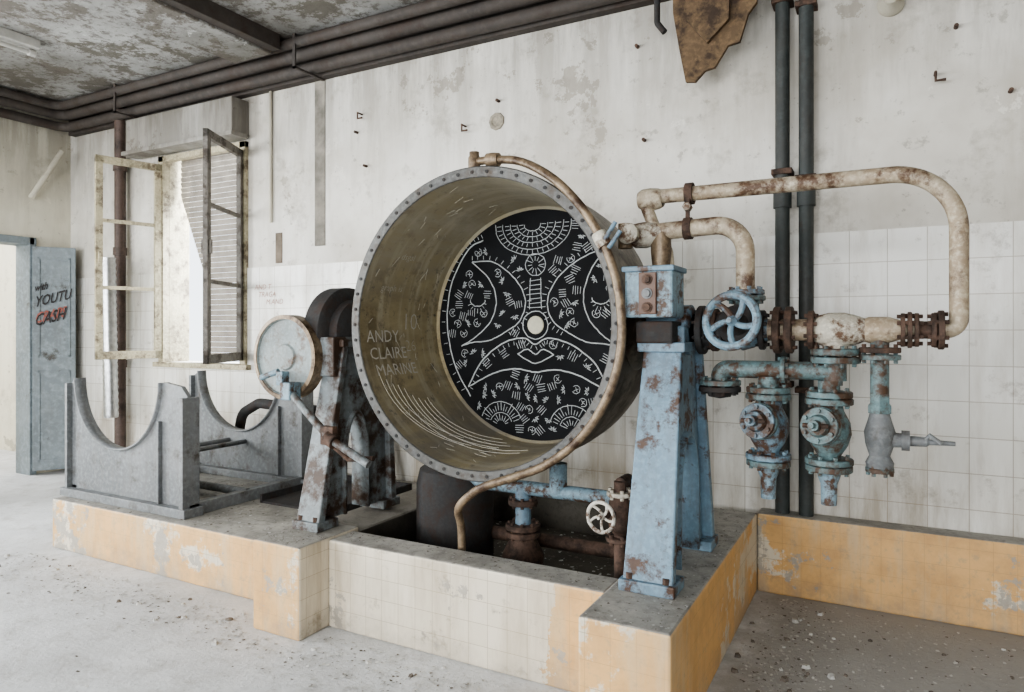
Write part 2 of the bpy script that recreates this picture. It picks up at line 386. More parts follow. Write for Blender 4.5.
addobj('roller_shutter_slats',bm,SLAT,g,smooth=False)
g=group('shutter_box'); box('casing',(-6.95,4.40,3.44),(-5.34,4.598,3.78),BOXP,g,.01); box('lip',(-6.98,4.37,3.41),(-5.31,4.555,3.45),BOXP,g)
# door
g=group('door_1')
bm=bmesh.new(); b_box(bm,(LX-.26,dy1-.05,0),(LX+.03,dy1+.02,dz+.05)); b_box(bm,(LX-.26,dy0,0),(LX+.03,dy0+.06,dz+.05)); b_box(bm,(LX-.26,dy0,dz-.03),(LX+.03,dy1,dz+.05))
addobj('frame',bm,DOORM,g,smooth=False,bevel=.005)
h=Vector((-8.25,4.17,0)); e=Vector((-8.02,4.50,0)); d=(e-h).normalized(); L=(e-h).length
M=Matrix.Translation(h)@Matrix.Rotation(math.atan2(d.y,d.x),4,'Z')
box('leaf',(0,-.02,.05),(L,.02,dz-.05),DOORM,g,.004,M)
bm=bmesh.new()
for z0,z1 in ((.15,1.15),(1.3,2.4)): 
    b_box(bm,(.05,-.032,z0),(.07,-.02,z1),M); b_box(bm,(L-.07,-.032,z0),(L-.05,-.02,z1),M); b_box(bm,(.05,-.032,z0),(L-.05,-.02,z0+.02),M); b_box(bm,(.05,-.032,z1-.02),(L-.05,-.02,z1),M)
addobj('panels',bm,DOORM,g,smooth=False)
for i,(t,s,mm,zz) in enumerate((('with',.08,INK,2.02),('YOUTU',.115,INK,1.85),('CRAPS',.115,INKR,1.67),('CASH',.13,INK,1.64))):
    textmesh('graffiti_%d'%i,t,s,lambda x,y,zz=zz,i=i:M@Vector((.02+x*.85,-.036-.001*i,zz+y*1.4+x*.25)),mm,g,.3,.002)
# ---------------------------------------------------------------- ceiling pipes, beam, lamp
g=group('ceiling_pipe')
tube('run_1',[(RX,4.42,4.0),(-8.1,4.42,4.0),(-8.1,-4,4.0)],.06,CEILPIPE,g,.12)
tube('run_2',[(RX,4.46,3.88),(-8.15,4.46,3.88),(-8.15,-4,3.88)],.05,CEILPIPE,g,.12)
tube('run_3',[(RX,4.28,4.04),(-7.95,4.28,4.04),(-7.95,-4,4.04)],.045,CEILPIPE,g,.12)
bm=bmesh.new(); b_box(bm,(-8.2,4.52,3.82),(RX,4.598,4.09))
addobj('timber_plate',bm,CEILPIPE,g,smooth=False)
bm=bmesh.new()
for x in (-6.9,-4.4,.9): b_box(bm,(x,4.24,3.81),(x+.03,4.6,3.825)); b_box(bm,(x,4.24,3.81),(x+.03,4.255,4.1))
addobj('brackets',bm,CEILPIPE,g,smooth=False)
g=group('ceiling_beam'); box('beam',(-5.05,FY,3.95),(-4.6,4.2,4.1),CEIL,g,.01); box('batten',(-4.60,FY,3.97),(-4.5,4.2,4.1),CEILPIPE,g,.004)
g=group('ceiling_beam'); box('beam',(-7.9,1.9,4.0),(-5.05,2.1,4.1),CEIL,g,.01)
g=group('fluorescent_lamp')
box('housing',(-6.55,2.1,4.02),(-6.4,3.3,4.1),LAMPW,g,.01); cyl('tube',(-6.475,2.15,3.99),(-6.475,3.25,3.99),.019,LAMPW,g)
cyl('socket_a',(-6.475,2.12,3.99),(-6.475,2.17,3.99),.03,LAMPW,g); cyl('socket_b',(-6.475,3.24,3.99),(-6.475,3.29,3.99),.03,LAMPW,g)
g=group('wall_brace'); tube('bar',[(-8.25,4.15,3.05),(-8.1,4.4,3.6)],.03,PLASTER_L,g)
g=group('rotten_board')
bm=bmesh.new()
b_strip(bm,[(-1.2,4.1),(-1.14,4.1),(-1.1,4.1),(-1.05,4.1),(-.99,4.1),(-.93,4.1),(-.85,4.1),(-.78,4.1),(-.73,4.1),(-.69,4.1)],[(-1.19,3.62),(-1.15,3.38),(-1.11,3.17),(-1.05,3.16),(-.99,3.22),(-.93,3.23),(-.85,3.35),(-.78,3.36),(-.73,3.52),(-.68,3.58)],'y',4.36,4.39)
addobj('board',bm,BROWN,g,smooth=False)
bm=bmesh.new()
b_strip(bm,[(-1.13,4.1),(-1.0,4.1),(-.82,4.1)],[(-1.1,3.55),(-.97,3.38),(-.84,3.5)],'y',4.33,4.36)
addobj('splinter',bm,BROWN,g,smooth=False)
g=group('ceiling_hook'); tube('hook',[(-1.32,4.45,4.1),(-1.32,4.45,3.62),(-1.27,4.45,3.55)],.02,DARKST,g,.04)
g=group('wall_lamp_socket'); lathe('socket',(.03,4.6,3.5),(0,-1,0),[(0,0),(0,.07),(.03,.07),(.06,.05),(.12,.04),(.13,0)],PLASTER_L,g)
for px,zz in ((-.555,(2.55,1.25,3.6)),(-.42,(2.5,1.22,3.55))):
    g=group('wall_pipe')
    cyl('pipe',(px,4.52,.48),(px,4.52,4.1),.042,WALLPIPE,g)
    for z in zz: box('clamp',(px-.06,4.47,z),(px+.06,4.6,z+.035),RUST,g)
    lathe('coupling',(px,4.52,2.35),(0,0,1),[(0,.04),(0,.053),(.12,.053),(.12,.04)],WALLPIPE,g)
g=group('drain_pipe'); cyl('pipe',(-7.2,4.50,.0),(-7.2,4.50,4.1),.055,REDPIPE,g)
for z in (1.2,2.4,3.3): lathe('collar',(-7.2,4.50,z),(0,0,1),[(0,.05),(0,.068),(.08,.068),(.08,.05)],REDPIPE,g)
g=group('foil_duct')
prof=[(0,0)]+[(i*.035,.065+(.006 if i%2 else 0)) for i in range(48)]+[(47*.035,0)]
lathe('duct',(-7.0,4.28,.70),(-.03,0,1),prof,SILVER,g,20)
g=group('wall_conduit'); tube('conduit',[(-5.03,4.58,3.85),(-5.03,4.58,2.6)],.014,PLASTER_L,g)
box('cement_patch',(-4.49,4.592,2.35),(-4.37,4.602,3.85),plain('cement_patch',(.36,.335,.29),.9,0,.6,6),g,0)
box('cement_patch_b',(-4.98,4.592,2.22),(-4.90,4.602,2.5),plain('cement_patch_b',(.30,.25,.20),.9,0,.5,6),g,0)
g=group('wall_hooks')
for i,(x,z) in enumerate(((-3.9,3.0),(-2.6,3.35),(-1.5,3.55),(-1.45,2.9),(.35,3.3),(.6,2.9),(-3.0,2.6),(-4.0,3.3),(.9,3.55))):
    cyl('nail_%d'%i,(x,4.61,z),(x,4.56,z),.012,RUST,g,8)
for i,(x,z) in enumerate(((-3.95,3.45),(.25,3.05),(-2.9,3.2))):
    tube('bracket_%d'%i,[(x,4.61,z),(x,4.54,z),(x,4.54,z-.05),(x+.05,4.54,z-.05)],.008,RUST,g)
g=group('wall_hole'); lathe('chipped_ring',(-2.62,4.6,3.2),(0,-1,0),[(0,.07),(.01,.065),(.012,.045),(.004,.035),(.002,0)],plain('chipped_plaster',(.42,.38,.31),.9,0,.5,30),g,9)
for i,(t,x,z) in enumerate((('AND T',-5.25,1.98),('TRAGA',-5.2,1.91),('M.AND',-5.1,1.84))):
    textmesh('graffiti_wall_mark',t,.07,lambda a,b,x=x,z=z:Vector((x+a,4.586,z+b)),INKP,None,.2)
for i,(t,x,z) in enumerate((('MA ND',.78,1.78),('PI',.84,1.66))):
    textmesh('graffiti_wall_mark',t,.07,lambda a,b,x=x,z=z:Vector((x+a,4.586,z+b)),INKP,None,.2,-.001)
# ---------------------------------------------------------------- plinth / platform
H=.48
PLAT=g=group('concrete_platform')
box('left_slab',(-5.4,2.86,0),(-2.98,4.588,.36),PL_OCH,g,.012)
def pier(nm,lo,hi,fm,sm):
    o=box(nm,lo,hi,[fm,sm],PLAT,.012)
    for p in o.data.polygons:
        if p.normal.x>.5: p.material_index=1
pier('pier_left',(-2.98,2.59,0),(-2.64,3.05,H),PL_OCH,PL_WHT2)
box('pier_left_back',(-2.98,3.05,0),(-2.64,4.43,H-.02),PLTOP,g,.01)
box('front_wall',(-2.64,2.80,0),(-1.06,3.0,H-.01),PL_WHT,g,.012)
box('pier_right',(-1.06,2.5,0),(-.69,4.43,H),PL_OCH2,g,.012)
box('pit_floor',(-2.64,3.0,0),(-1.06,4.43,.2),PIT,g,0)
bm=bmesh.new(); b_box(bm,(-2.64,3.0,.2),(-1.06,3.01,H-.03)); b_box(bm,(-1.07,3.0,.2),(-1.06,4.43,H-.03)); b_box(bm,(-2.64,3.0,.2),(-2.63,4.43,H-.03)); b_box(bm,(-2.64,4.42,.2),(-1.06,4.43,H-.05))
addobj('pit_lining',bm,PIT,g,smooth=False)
box('back_ledge',(-2.98,4.43,0),(-.69,4.588,H-.04),PLTOP,g,.01)
g=group('masonry_curb')
box('curb',(-.69,4.43,0),(RX,4.588,H),PL_OCH,g,.012)
# ---------------------------------------------------------------- tilting pan
g=group('tilting_boiling_pan')
PX,PY,PZ=-1.85,3.0,1.63
A=(0,1,0); O=(PX,PY,PZ)
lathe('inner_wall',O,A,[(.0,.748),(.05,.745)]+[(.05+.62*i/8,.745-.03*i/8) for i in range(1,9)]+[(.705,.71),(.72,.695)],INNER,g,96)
lathe('bottom_disc',O,A,[(.72,.70),(.72,.055),(.74,.05),(.74,0)],BLACKD,g,96)
lathe('outlet_hole_disc',O,A,[(.715,.0),(.715,.052),(.722,.056)],plain('painted_hole_light',(.60,.58,.46),.6),g,32)  # pale disc: light seen through the open outlet hole, painted as a colour
lathe('rim_flange',O,A,[(.0,.745),(-.006,.75),(-.006,.797),(.0,.803),(.03,.803),(.034,.797),(.034,.77)],RIM,g,96)
lathe('jacket',O,A,[(.034,.765),(.09,.765),(.1,.78),(.13,.78),(.14,.768),(.55,.77),(.66,.76),(.76,.70),(.84,.55),(.89,.3),(.9,0)],OUTER,g,96)
bm=bmesh.new()
for i in range(56):
    t=2*math.pi*i/56; x=PX+.773*math.cos(t); z=PZ+.773*math.sin(t)
    b_cyl(bm,(x,PY-.010,z),(x,PY+.05,z),.0095,8)
addobj('rim_bolts',bm,DARKST,g)
cyl('trunnion_left',(-2.98,3.3,1.6),(-2.63,3.3,1.6),.075,DARKST,g); cyl('trunnion_right',(-1.07,3.3,1.6),(-.80,3.3,1.6),.075,DARKST,g)
lathe('boss_left',(-2.76,3.3,1.6),(1,0,0),[(0,0),(0,.11),(.03,.12),(.08,.17),(.145,.2)],OUTER,g)
lathe('boss_right',(-1.02,3.3,1.6),(-1,0,0),[(0,0),(0,.11),(.015,.12),(.03,.17),(.06,.2)],OUTER,g)
def D(u,v): return Vector((PX+(u-540)/148.0,PY+.717,PZ+(322-v)/165.0))
bm=bmesh.new()
def stroke(pts,r=.0028,n=6): b_tube(bm,[Vector(p)+Vector((random.uniform(-.002,.002),0,random.uniform(-.002,.002))) for p in catmull([D(*p) for p in pts],n)],r,4)
def arc(cx,cy,r,a0,a1,rr=.0024,sq=1.0):
    stroke([(cx+r*.9*math.cos(math.radians(a)),cy-r*sq*math.sin(math.radians(a))) for a in [a0+(a1-a0)*i/10 for i in range(11)]],rr,2)
def fan(cx,cy,r0,r1,a0,a1,n,w=.0020):
    for i in range(n):
        a=math.radians(a0+(a1-a0)*i/max(1,n-1)); j=random.uniform(.8,1.15)
        stroke([(cx+r0*.9*math.cos(a),cy-r0*math.sin(a)),(cx+r1*j*.9*math.cos(a),cy-r1*j*math.sin(a))],w,1)
MAIN=[[(486,234),(470,243),(452,275),(446,318),(454,362),(472,396)],
# left eye/cheek crescent
[(474,256),(498,258),(520,276),(530,298),(524,318),(508,330)],[(474,256),(492,274),(500,296),(494,318),(478,334),(462,344)],
[(508,330),(492,338),(474,340),(462,344)],
# right eye/cheek crescent
[(606,250),(584,258),(562,276),(552,298),(557,318),(572,330)],[(606,250),(592,272),(586,296),(592,318),(606,334),(618,342)],
[(572,330),(588,338),(606,340),(618,342)],
# wide lips
[(470,386),(484,360),(506,341),(528,335),(540,341),(552,335),(574,341),(596,358),(610,386)],
[(470,386),(500,370),(522,366),(540,369),(558,366),(580,370),(610,386)],
[(522,351),(540,360),(558,351)],[(522,351),(532,346),(540,351),(548,346),(558,351)],
[(598,238),(618,262),(630,300),(630,345),(616,385),(598,408)]]
mainpts=[]
for i,s in enumerate(MAIN):
    stroke(s,.0044 if i in (0,7,8) else .0036)
    mainpts+= [(p.x,p.y) for p in catmull([(a,b,0) for a,b in s],5)]
arc(540,322,14,0,360,.003)
for r in (9,17,25,34,42): arc(537,222,r,175,365,.0023,.72)
for r,n in ((10,9),(18,13),(26,17),(35,21)): 
    for i in range(n):
        a=math.radians(180+180*i/(n-1)); stroke([(537+r*.9*math.cos(a),222-r*.72*math.sin(a)),(537+(r+5)*.9*math.cos(a),222-(r+5)*.72*math.sin(a))],.002,1)
# closed eyes with lashes inside the crescents
for cx in (480,602):
    arc(cx,296,9,180,360,.003,.7); fan(cx,297,8,13,200,340,7)
for cx in (505,575):
    arc(cx,424,24,20,160); fan(cx,424,15,23,20,160,15); arc(cx,424,13,20,160,.0022); fan(cx,424,5,11,20,160,8)
arc(540,262,11,0,360,.0024); fan(540,262,4,10,0,340,12); stroke([(535,275),(534,306)],.0024); stroke([(545,275),(546,306)],.0024)
for q in range(7): stroke([(534,278+q*4.5),(546,277+q*4.5)],.002,1)
for i in (0,11,7,1,4):
    P=catmull([(a,b,0) for a,b in MAIN[i]],4)
    for a,b in zip(P,P[1:]):
        t=(b-a).normalized(); nrm=Vector((-t.y,t.x,0)); sg=1 if i!=1 else -1
        stroke([tuple((a+nrm*2*sg)[:2]),tuple((a+nrm*6*sg)[:2])],.002,1)
cells=[]; yy=216
while yy<436:
    xx=436+(6 if int(yy/10)%2 else 0)
    while xx<645:
        cx,cy=xx+random.uniform(-2,2),yy+random.uniform(-2,2)
        dd=math.hypot((cx-540)/148,(cy-322)/165)
        ok=dd<.65 and math.hypot(cx-540,cy-322)>20 and not (497<cx<578 and cy<253) and not (526<cx<554 and 248<cy<310)
        if ok and min(math.hypot(cx-a,cy-b) for a,b in mainpts)>5.8 and math.hypot(cx-505,cy-414)>20 and math.hypot(cx-575,cy-414)>20 and math.hypot(cx-480,cy-299)>12 and math.hypot(cx-602,cy-299)>12: cells.append((cx,cy))
        xx+=11
    yy+=10.5
for cx,cy in cells:
    k=random.random(); a=random.uniform(0,360)
    if k<.40:
        fan(cx,cy,1,4.8,a,a+150,5); arc(cx,cy,3,a,a+150,.0018)
    elif k<.8:
        c,s=math.cos(math.radians(a)),math.sin(math.radians(a))
        for q in range(4):
            o=(q-1.5)*2.3; l=random.uniform(3,4.5); stroke([(cx+o*c-l*s,cy+o*s+l*c),(cx+o*c+l*s,cy+o*s-l*c)],.0019,1)
    else:
        arc(cx,cy,4,a,a+280,.0019); fan(cx,cy,0,2.6,a,a+240,4,.0018)
addobj('chalk_drawing',bm,CHALK,g)
def wallmap(y0,z0):
    def f(x,y):
        h=y0+x-PY; r=.745-.03*max(0,h-.05)/.62-.004
        zz=(z0+y-PZ)/r; a=math.pi-zz
        return Vector((PX+r*math.cos(a),PY+h,PZ+r*math.sin(a)))
    return f
for i,(t,y,z,s) in enumerate((('ANDY',3.05,1.53,.10),('CLAIRE',3.06,1.43,.10),('MARINE',3.08,1.33,.10),('10',3.36,1.60,.15),('26',3.38,1.47,.10),('graph is',3.14,1.83,.06),('dsgal',3.22,2.03,.06))):
    textmesh('scratched_text_%d'%i,t,s,wallmap(y,z),SCRATCH,g,0,(-.0004 if i<3 else -.0028 if i<5 else -.001))
bm=bmesh.new()
for kk in range(9):
    pts=[]; off=random.uniform(-3,3); ln=random.uniform(35,65)
    for j in range(14):
        f=j/13; h=.10+.04*kk+.22*f*f; r=.745-.03*max(0,h-.05)/.62-.002; a=math.radians(203+kk*2+off+ln*f)
        pts.append((PX+r*math.cos(a),PY+h,PZ+r*math.sin(a)))
    b_tube(bm,pts,.0015,4)
for kk in range(60):
    pts=[]; h=random.uniform(.08,.62); a0=random.uniform(95,265); ln=random.uniform(1,6); dh=random.uniform(-.04,.04)
    for j in range(5):
        f=j/4; hh=h+dh*f; r=.745-.03*max(0,hh-.05)/.62-.001; a=math.radians(a0+ln*f); pts.append((PX+r*math.cos(a),PY+hh,PZ+r*math.sin(a)))
    b_tube(bm,pts,.0010,4)
addobj('scratches',bm,SCRATCH,g)
g=group('overflow_pipe')
def ringpt(deg,r,y): return (PX+r*math.cos(math.radians(deg)),y,PZ+r*math.sin(math.radians(deg)))
pts=[ringpt(92,.85,3.08),ringpt(84,.85,3.08),ringpt(74,.85,3.06),ringpt(62,.835,3.0),ringpt(50,.825,2.96),ringpt(36,.815,2.955),ringpt(22,.81,2.955),ringpt(8,.81,2.955),ringpt(-8,.815,2.955),ringpt(-24,.815,2.955),ringpt(-40,.81,2.955),ringpt(-56,.80,2.95),ringpt(-70,.79,2.95),ringpt(-82,.81,2.95),(-1.84,2.97,.77),(-1.93,2.99,.68),(-1.95,3.05,.55),(-1.95,3.06,.2)]
bm=bmesh.new(); b_tube(bm,catmull(pts,6),.021,14); addobj('pipe',bm,RUSTP,g)
p=Vector(pts[0]); lathe('end_elbow',(p.x-.01,p.y,p.z-.05),(0,0,1),[(0,0),(0,.03),(.03,.032),(.07,.032),(.08,.026),(.1,.026),(.1,0)],RUSTP,g)
for dg in (85,28): 
    q=Vector(ringpt(dg,.85 if dg>60 else .812,3.08 if dg>60 else 2.955)); t=Vector((-math.sin(math.radians(dg)),0,math.cos(math.radians(dg))))
    lathe('union',q-t*.035,t,[(0,.022),(0,.033),(.025,.036),(.045,.036),(.07,.033),(.07,.022)],WHITEP if dg<60 else RUSTP,g)
for dg in (27,24): 
    tube('lever_%d'%dg,[ringpt(dg,.83,2.93),ringpt(dg+3,.91,2.94)],.010,BLUE,g)
# ---------------------------------------------------------------- pedestals
def pedestal(nm,x0,x1,mat,mat2,y1=3.68):
    g=group(nm); z0,z1=H,1.52; y0=2.85; t0,t1=3.08,3.5; xm=(x0+x1)/2
    zb=z0+.04; W=x1-x0; yc=(y0+y1)/2; hw=(y1-y0)/2-.24
    def leg(n,ya,yb,za,zt,w0,w1,dep):
        bm=bmesh.new(); vs=[]
        for (y,z,w,dp) in ((ya,za,w0,dep),(yb,zt,w1,dep*.8)):
            s=1 if ya<3.3 else -1
            vs+= [bm.verts.new((xm-w/2,y,z)),bm.verts.new((xm+w/2,y,z)),bm.verts.new((xm+w/2,y+s*dp,z)),bm.verts.new((xm-w/2,y+s*dp,z))]
        for f in ((0,3,2,1),(4,5,6,7),(0,1,5,4),(1,2,6,5),(2,3,7,6),(3,0,4,7)): bm.faces.new([vs[i] for i in f])
        addobj(n,bm,mat,g,smooth=False,bevel=.008)
    leg('front_leg',y0,t0,zb,z1,W,W*.8,.055); leg('back_leg',y1,t1,zb,z1,W,W*.8,.055)
    n=12; top=[];bot=[]
    za=zb+.30
    def yfr(z,s): return (y0+(t0-y0)*(z-zb)/(z1-zb)) if s<0 else (y1+(t1-y1)*(z-zb)/(z1-zb))
    bm=bmesh.new(); wx0,wx1=xm+W*.05,xm+W*.25
    b_strip(bm,[(y0+.01,zb),(yfr(za,-1)+.01,za),(t0+.005,z1)],[(yc-hw,zb),(yc-hw,za),(yc-hw+.001,z1)],'x',wx0,wx1)
    b_strip(bm,[(yc+hw,zb),(yc+hw,za),(yc+hw,z1)],[(y1-.01,zb),(yfr(za,1)-.01,za),(t1-.01,z1)],'x',wx0,wx1)
    for i in range(n+1):
        a=math.pi-math.pi*i/n; yy=yc+hw*math.cos(a); bot.append((yy,za+.30*math.sin(a))); top.append((yy,z1))
    b_strip(bm,top,bot,'x',wx0,wx1)
    addobj('web',bm,mat,g,smooth=False)
    pts=[(yc-hw,zb)]+bot+[(yc+hw,zb)]
    bm=bmesh.new(); prev=None
    for p in pts:
        r=[bm.verts.new((xm-W*.38,p[0],p[1])),bm.verts.new((xm+W*.38,p[0],p[1]))]
        if prev: bm.faces.new((prev[0],prev[1],r[1],r[0]))
        prev=r
    o=addobj('arch_lip',bm,mat2,g); md=o.modifiers.new('s','SOLIDIFY'); md.thickness=.018
    box('foot_front',(x0-.012,y0-.02,z0),(x1+.012,y0+.15,zb+.01),mat,g,.006)
    box('foot_back',(x0-.012,y1-.15,z0),(x1+.012,y1+.02,zb+.01),mat,g,.006)
    box('cap',(xm-W*.5,t0-.03,z1-.02),(xm+W*.5,t1+.03,z1+.025),mat,g,.006)
    bm=bmesh.new()
    for xx in (x0+.03,x1-.03):
        for yy in (y0+.01,y1-.01): b_cyl(bm,(xx,yy,zb),(xx,yy,zb+.035),.016,6)
    addobj('anchor_bolts',bm,RUST,g)
    return g
g=pedestal('pedestal_stand',-1.0,-.78,BLUE,BLUE)
lathe('bearing_housing',(-1.01,3.3,1.6),(1,0,0),[(0,0),(0,.10),(.01,.12),(.20,.12),(.21,.10),(.21,0)],BLUE,g)
box('bearing_base',(-.99,3.12,1.53),(-.80,3.46,1.62),BLUE,g,.01)
box('bearing_front',(-1.0,3.03,1.54),(-.83,3.2,1.64),DARKST,g,.01)
g=group('switch_box')
box('enclosure',(-1.035,2.98,1.655),(-.815,3.18,1.87),BLUEL,g,.012)
box('lid',(-1.045,2.965,1.86),(-.805,3.19,1.885),BLUE,g,.006)
box('button_plate',(-.965,2.965,1.67),(-.885,2.985,1.855),plain('button_plate_brown',(.16,.09,.06),.5),g,.004)
for z in (1.70,1.762,1.824): lathe('button_%d'%int(z*1000),(-.925,2.967,z),(0,-1,0),[(0,.024),(.008,.024),(.008,.018),(.018,.016),(.018,0)],GREYB if z>1.75 and z<1.8 else RUST,g,16)
g=pedestal('pedestal_stand',-2.93,-2.76,PED_L,PED_L,3.55)
bm=bmesh.new(); b_lathe(bm,(-3.03,3.26,1.585),(1,0,0),[(0,0),(0,.24),(.02,.275),(.13,.275),(.15,.25),(.15,0)],48); b_lathe(bm,(-2.88,3.26,1.585),(1,0,0),[(0,.2),(.05,.19),(.08,.12),(.08,0)],48); addobj('gear_housing',bm,DARKST,g,angle=40)
box('housing_base',(-2.97,3.0,1.33),(-2.79,3.46,1.56),PED_L,g,.01)
g=group('tilting_crank')
lathe('disc',(-3.12,2.98,1.44),(0,-1,0),[(-.05,0),(-.05,.235),(.0,.243),(.035,.243),(.04,.235),(.04,.222),(.028,.218),(.024,.08),(.035,.07),(.04,0)],DISCM,g,64)
lathe('disc_rim',(-3.12,2.98,1.44),(0,-1,0),[(-.045,.236),(-.045,.25),(.043,.25),(.046,.226),(.03,.222)],RUSTP,g,64)
cyl('shaft',(-3.12,3.03,1.44),(-2.98,3.2,1.5),.05,DARKST,g)
box('handle_block',(-3.05,2.84,1.20),(-2.97,2.93,1.30),BLUEL,g,.008); box('handle_arm',(-3.1,2.86,1.28),(-3.05,2.92,1.36),BLUEL,g,.006)
tube('handle_grip',[(-3.10,2.88,1.36),(-3.22,2.86,1.32)],.017,BLUEL,g)
tube('crank_rod',[(-3.02,2.88,1.25),(-2.62,2.80,1.01),(-2.36,2.80,.90)],.022,PED_L,g)
lathe('rod_collar',(-2.62,2.80,1.01),(-.26,0,.11),[(-.03,0),(-.03,.04),(.03,.04),(.03,0)],RUST,g)
tube('lower_link',[(-2.64,2.80,1.0),(-2.55,2.86,.9),(-2.38,2.86,.92)],.014,RUST,g)
box('bracket_plate',(-2.69,2.79,.98),(-2.6,2.83,1.08),RUST,g,.004)
# ---------------------------------------------------------------- pipes under pan
g=group('drain_pipework')
tube('blue_pipe',[(-2.3,3.55,.80),(-2.1,3.5,.70),(-1.32,3.5,.70),(-1.22,3.42,.70)],.04,BLUEL,g,.08)
cyl('drain_stub',(-1.82,3.5,.2),(-1.82,3.5,.72),.045,BLUE,g)
for z,r in ((.62,.085),(.48,.10),(.44,.10)): flange('flange_%d'%int(z*100),(-1.82,3.5,z),(0,0,1),r,.03,RUST,g,8)
lathe('drain_body',(-1.82,3.5,.2),(0,0,1),[(0,.07),(.05,.11),(.12,.12),(.2,.08),(.24,.06)],RUST,g)
cyl('cross_pipe',(-2.6,3.7,.35),(-1.3,3.7,.35),.04,RUST,g)
cyl('pan_nozzle',(-1.6,3.5,.7),(-1.6,3.5,.86),.05,BLUEL,g)
lathe('sump_drum',(-2.36,3.62,.2),(0,0,1),[(0,.24),(.45,.24),(.54,.22),(.60,.14),(.61,.0)],DARKST,g)
g=group('gate_valve')
cyl('pipe_down',(-1.14,3.22,.2),(-1.14,3.22,.86),.03,RUST,g)
lathe('body',(-1.14,3.22,.60),(0,0,1),[(0,.03),(.03,.055),(.1,.06),(.16,.055),(.2,.03)],RUST,g)
flange('flange_low',(-1.14,3.22,.58),(0,0,1),.07,.02,RUST,g,6); flange('flange_high',(-1.14,3.22,.80),(0,0,1),.065,.02,WHITEP,g,6)
cyl('stem',(-1.14,3.22,.71),(-1.17,3.06,.72),.012,RUST,g)
handwheel('handwheel',(-1.175,3.05,.72),(-.15,-1,0),.07,WHEELW,g,5,.009)
tube('link_pipe',[(-1.14,3.22,.85),(-1.14,3.36,.85),(-1.18,3.38,.74)],.028,RUST,g,.04)
# ---------------------------------------------------------------- manifold
g=group('steam_pipe_manifold'); y=3.3; zr=1.6
bm=bmesh.new()
P=fillet([(-.97,y,2.25),(.262,y,2.25),(.262,y,1.75)],.24,16)+fillet([(.262,y,1.7),(.262,y,1.6),(.16,y,1.6)],.06,8)
b_tube(bm,P,.035,20); addobj('upper_loop',bm,RUSTL,g)
bm=bmesh.new(); b_tube(bm,fillet([(-.96,y,2.25),(-1.05,y,2.25),(-1.0,y,2.12),(-.93,y,1.98),(-.92,y,1.86)],.05,8),.03,16); addobj('upper_tail',bm,RUSTL,g)
lathe('loop_elbow',(-1.07,y,2.24),(1,.0,0),[(0,0),(0,.04),(.02,.052),(.06,.055),(.1,.05),(.12,.04)],RUSTL,g)
tube('lower_loop',[(-1.07,y-.03,2.07),(-.56,y-.03,2.09),(-.56,y-.03,1.76)],.042,RUSTL,g,.13,20)
lathe('lower_elbow',(-1.10,y-.03,2.06),(1,0,.04),[(0,0),(0,.045),(.02,.06),(.07,.064),(.1,.058),(.16,.044)],WHITEP,g)
lathe('lower_tee',(-.95,y-.03,1.885),(0,0,1),[(0,.035),(0,.04),(.05,.045),(.1,.05),(.18,.045)],RUSTP,g)
cyl('union_stub',(-1.12,y-.06,2.0),(-1.12,y-.06,2.12),.035,RUSTP,g)
lathe('dial_nut',(-1.08,y-.12,2.06),(0,-1,0),[(-.1,.03),(0,.05),(.03,.05),(.04,.03),(.04,0)],WHITEP,g,20)
for z,x in ((2.25,-.82),(2.08,-.82)):
    lathe('collar_%d_%d'%(int(z*100),int(-x*100)),(x-.018,y if z>2.1 else y-.03,z),(1,0,0),[(0,.04),(0,.052),(.036,.052),(.036,.04)],RUST,g)
box('hanger_strap',(-.83,y-.045,2.08),(-.81,y-.035,2.27),RUST,g,.002); cyl('hanger_bolt',(-.82,y-.07,2.18),(-.82,y-.02,2.18),.02,WHITEP,g,6)
cyl('rotary_joint',(-.78,y,zr),(-.66,y,zr),.085,DARKST,g); flange('f0',(-.76,y,zr),(1,0,0),.115,.03,DARKST,g)
flange('f0b',(-.70,y,zr),(1,0,0),.10,.03,RUST,g)
cyl('row_a',(-.48,y,zr),(-.25,y,zr),.048,RUSTL,g)
flange('f1',(-.425,y,zr),(1,0,0),.105,.03,RUST,g); flange('f2',(-.375,y,zr),(1,0,0),.105,.03,RUST,g)
flange('f3',(-.285,y,zr),(1,0,0),.085,.025,RUST,g)
lathe('tee_body',(-.275,y,zr),(1,0,0),[(0,.05),(.02,.065),(.06,.075),(.12,.075),(.16,.065),(.2,.05),(.26,.05)],WHITEP,g)
lathe('tee_neck',(-.19,y,1.62),(0,0,-1),[(0,.06),(.06,.055),(.1,.05)],WHITEP,g)
flange('f4',(-.19,y,1.505),(0,0,1),.10,.028,TEAL,g); flange('f5',(-.19,y,1.47),(0,0,1),.10,.028,TEAL,g)
lathe('tee_r',(-.08,y,zr),(1,0,0),[(0,.048),(.02,.056),(.09,.056),(.14,.04),(.2,.036)],RUSTL,g)
tube('tee_r_down',[(-.02,y,zr),(-.02,y,1.3)],.036,TEAL,g)
flange('f6',(-.02,y,1.515),(0,0,1),.08,.022,RUST,g); flange('f7',(-.02,y,1.485),(0,0,1),.08,.022,TEAL,g)
for i,(x,r) in enumerate(((.065,.07),(.09,.075),(.115,.07))): flange('g%d'%i,(x,y,zr),(1,0,0),r,.016,RUST,g,6)
cyl('row_b',(.05,y,zr),(.2,y,zr),.036,RUST,g)
flange('g4',(.175,y,zr),(1,0,0),.07,.018,RUST,g,6); flange('g5',(.2,y,zr),(1,0,0),.08,.022,RUST,g,6)
tube('lower_header',[(-.68,y,1.34),(-.68,y,1.42),(-.20,y,1.42),(-.20,y,1.36)],.04,TEAL,g,.06)
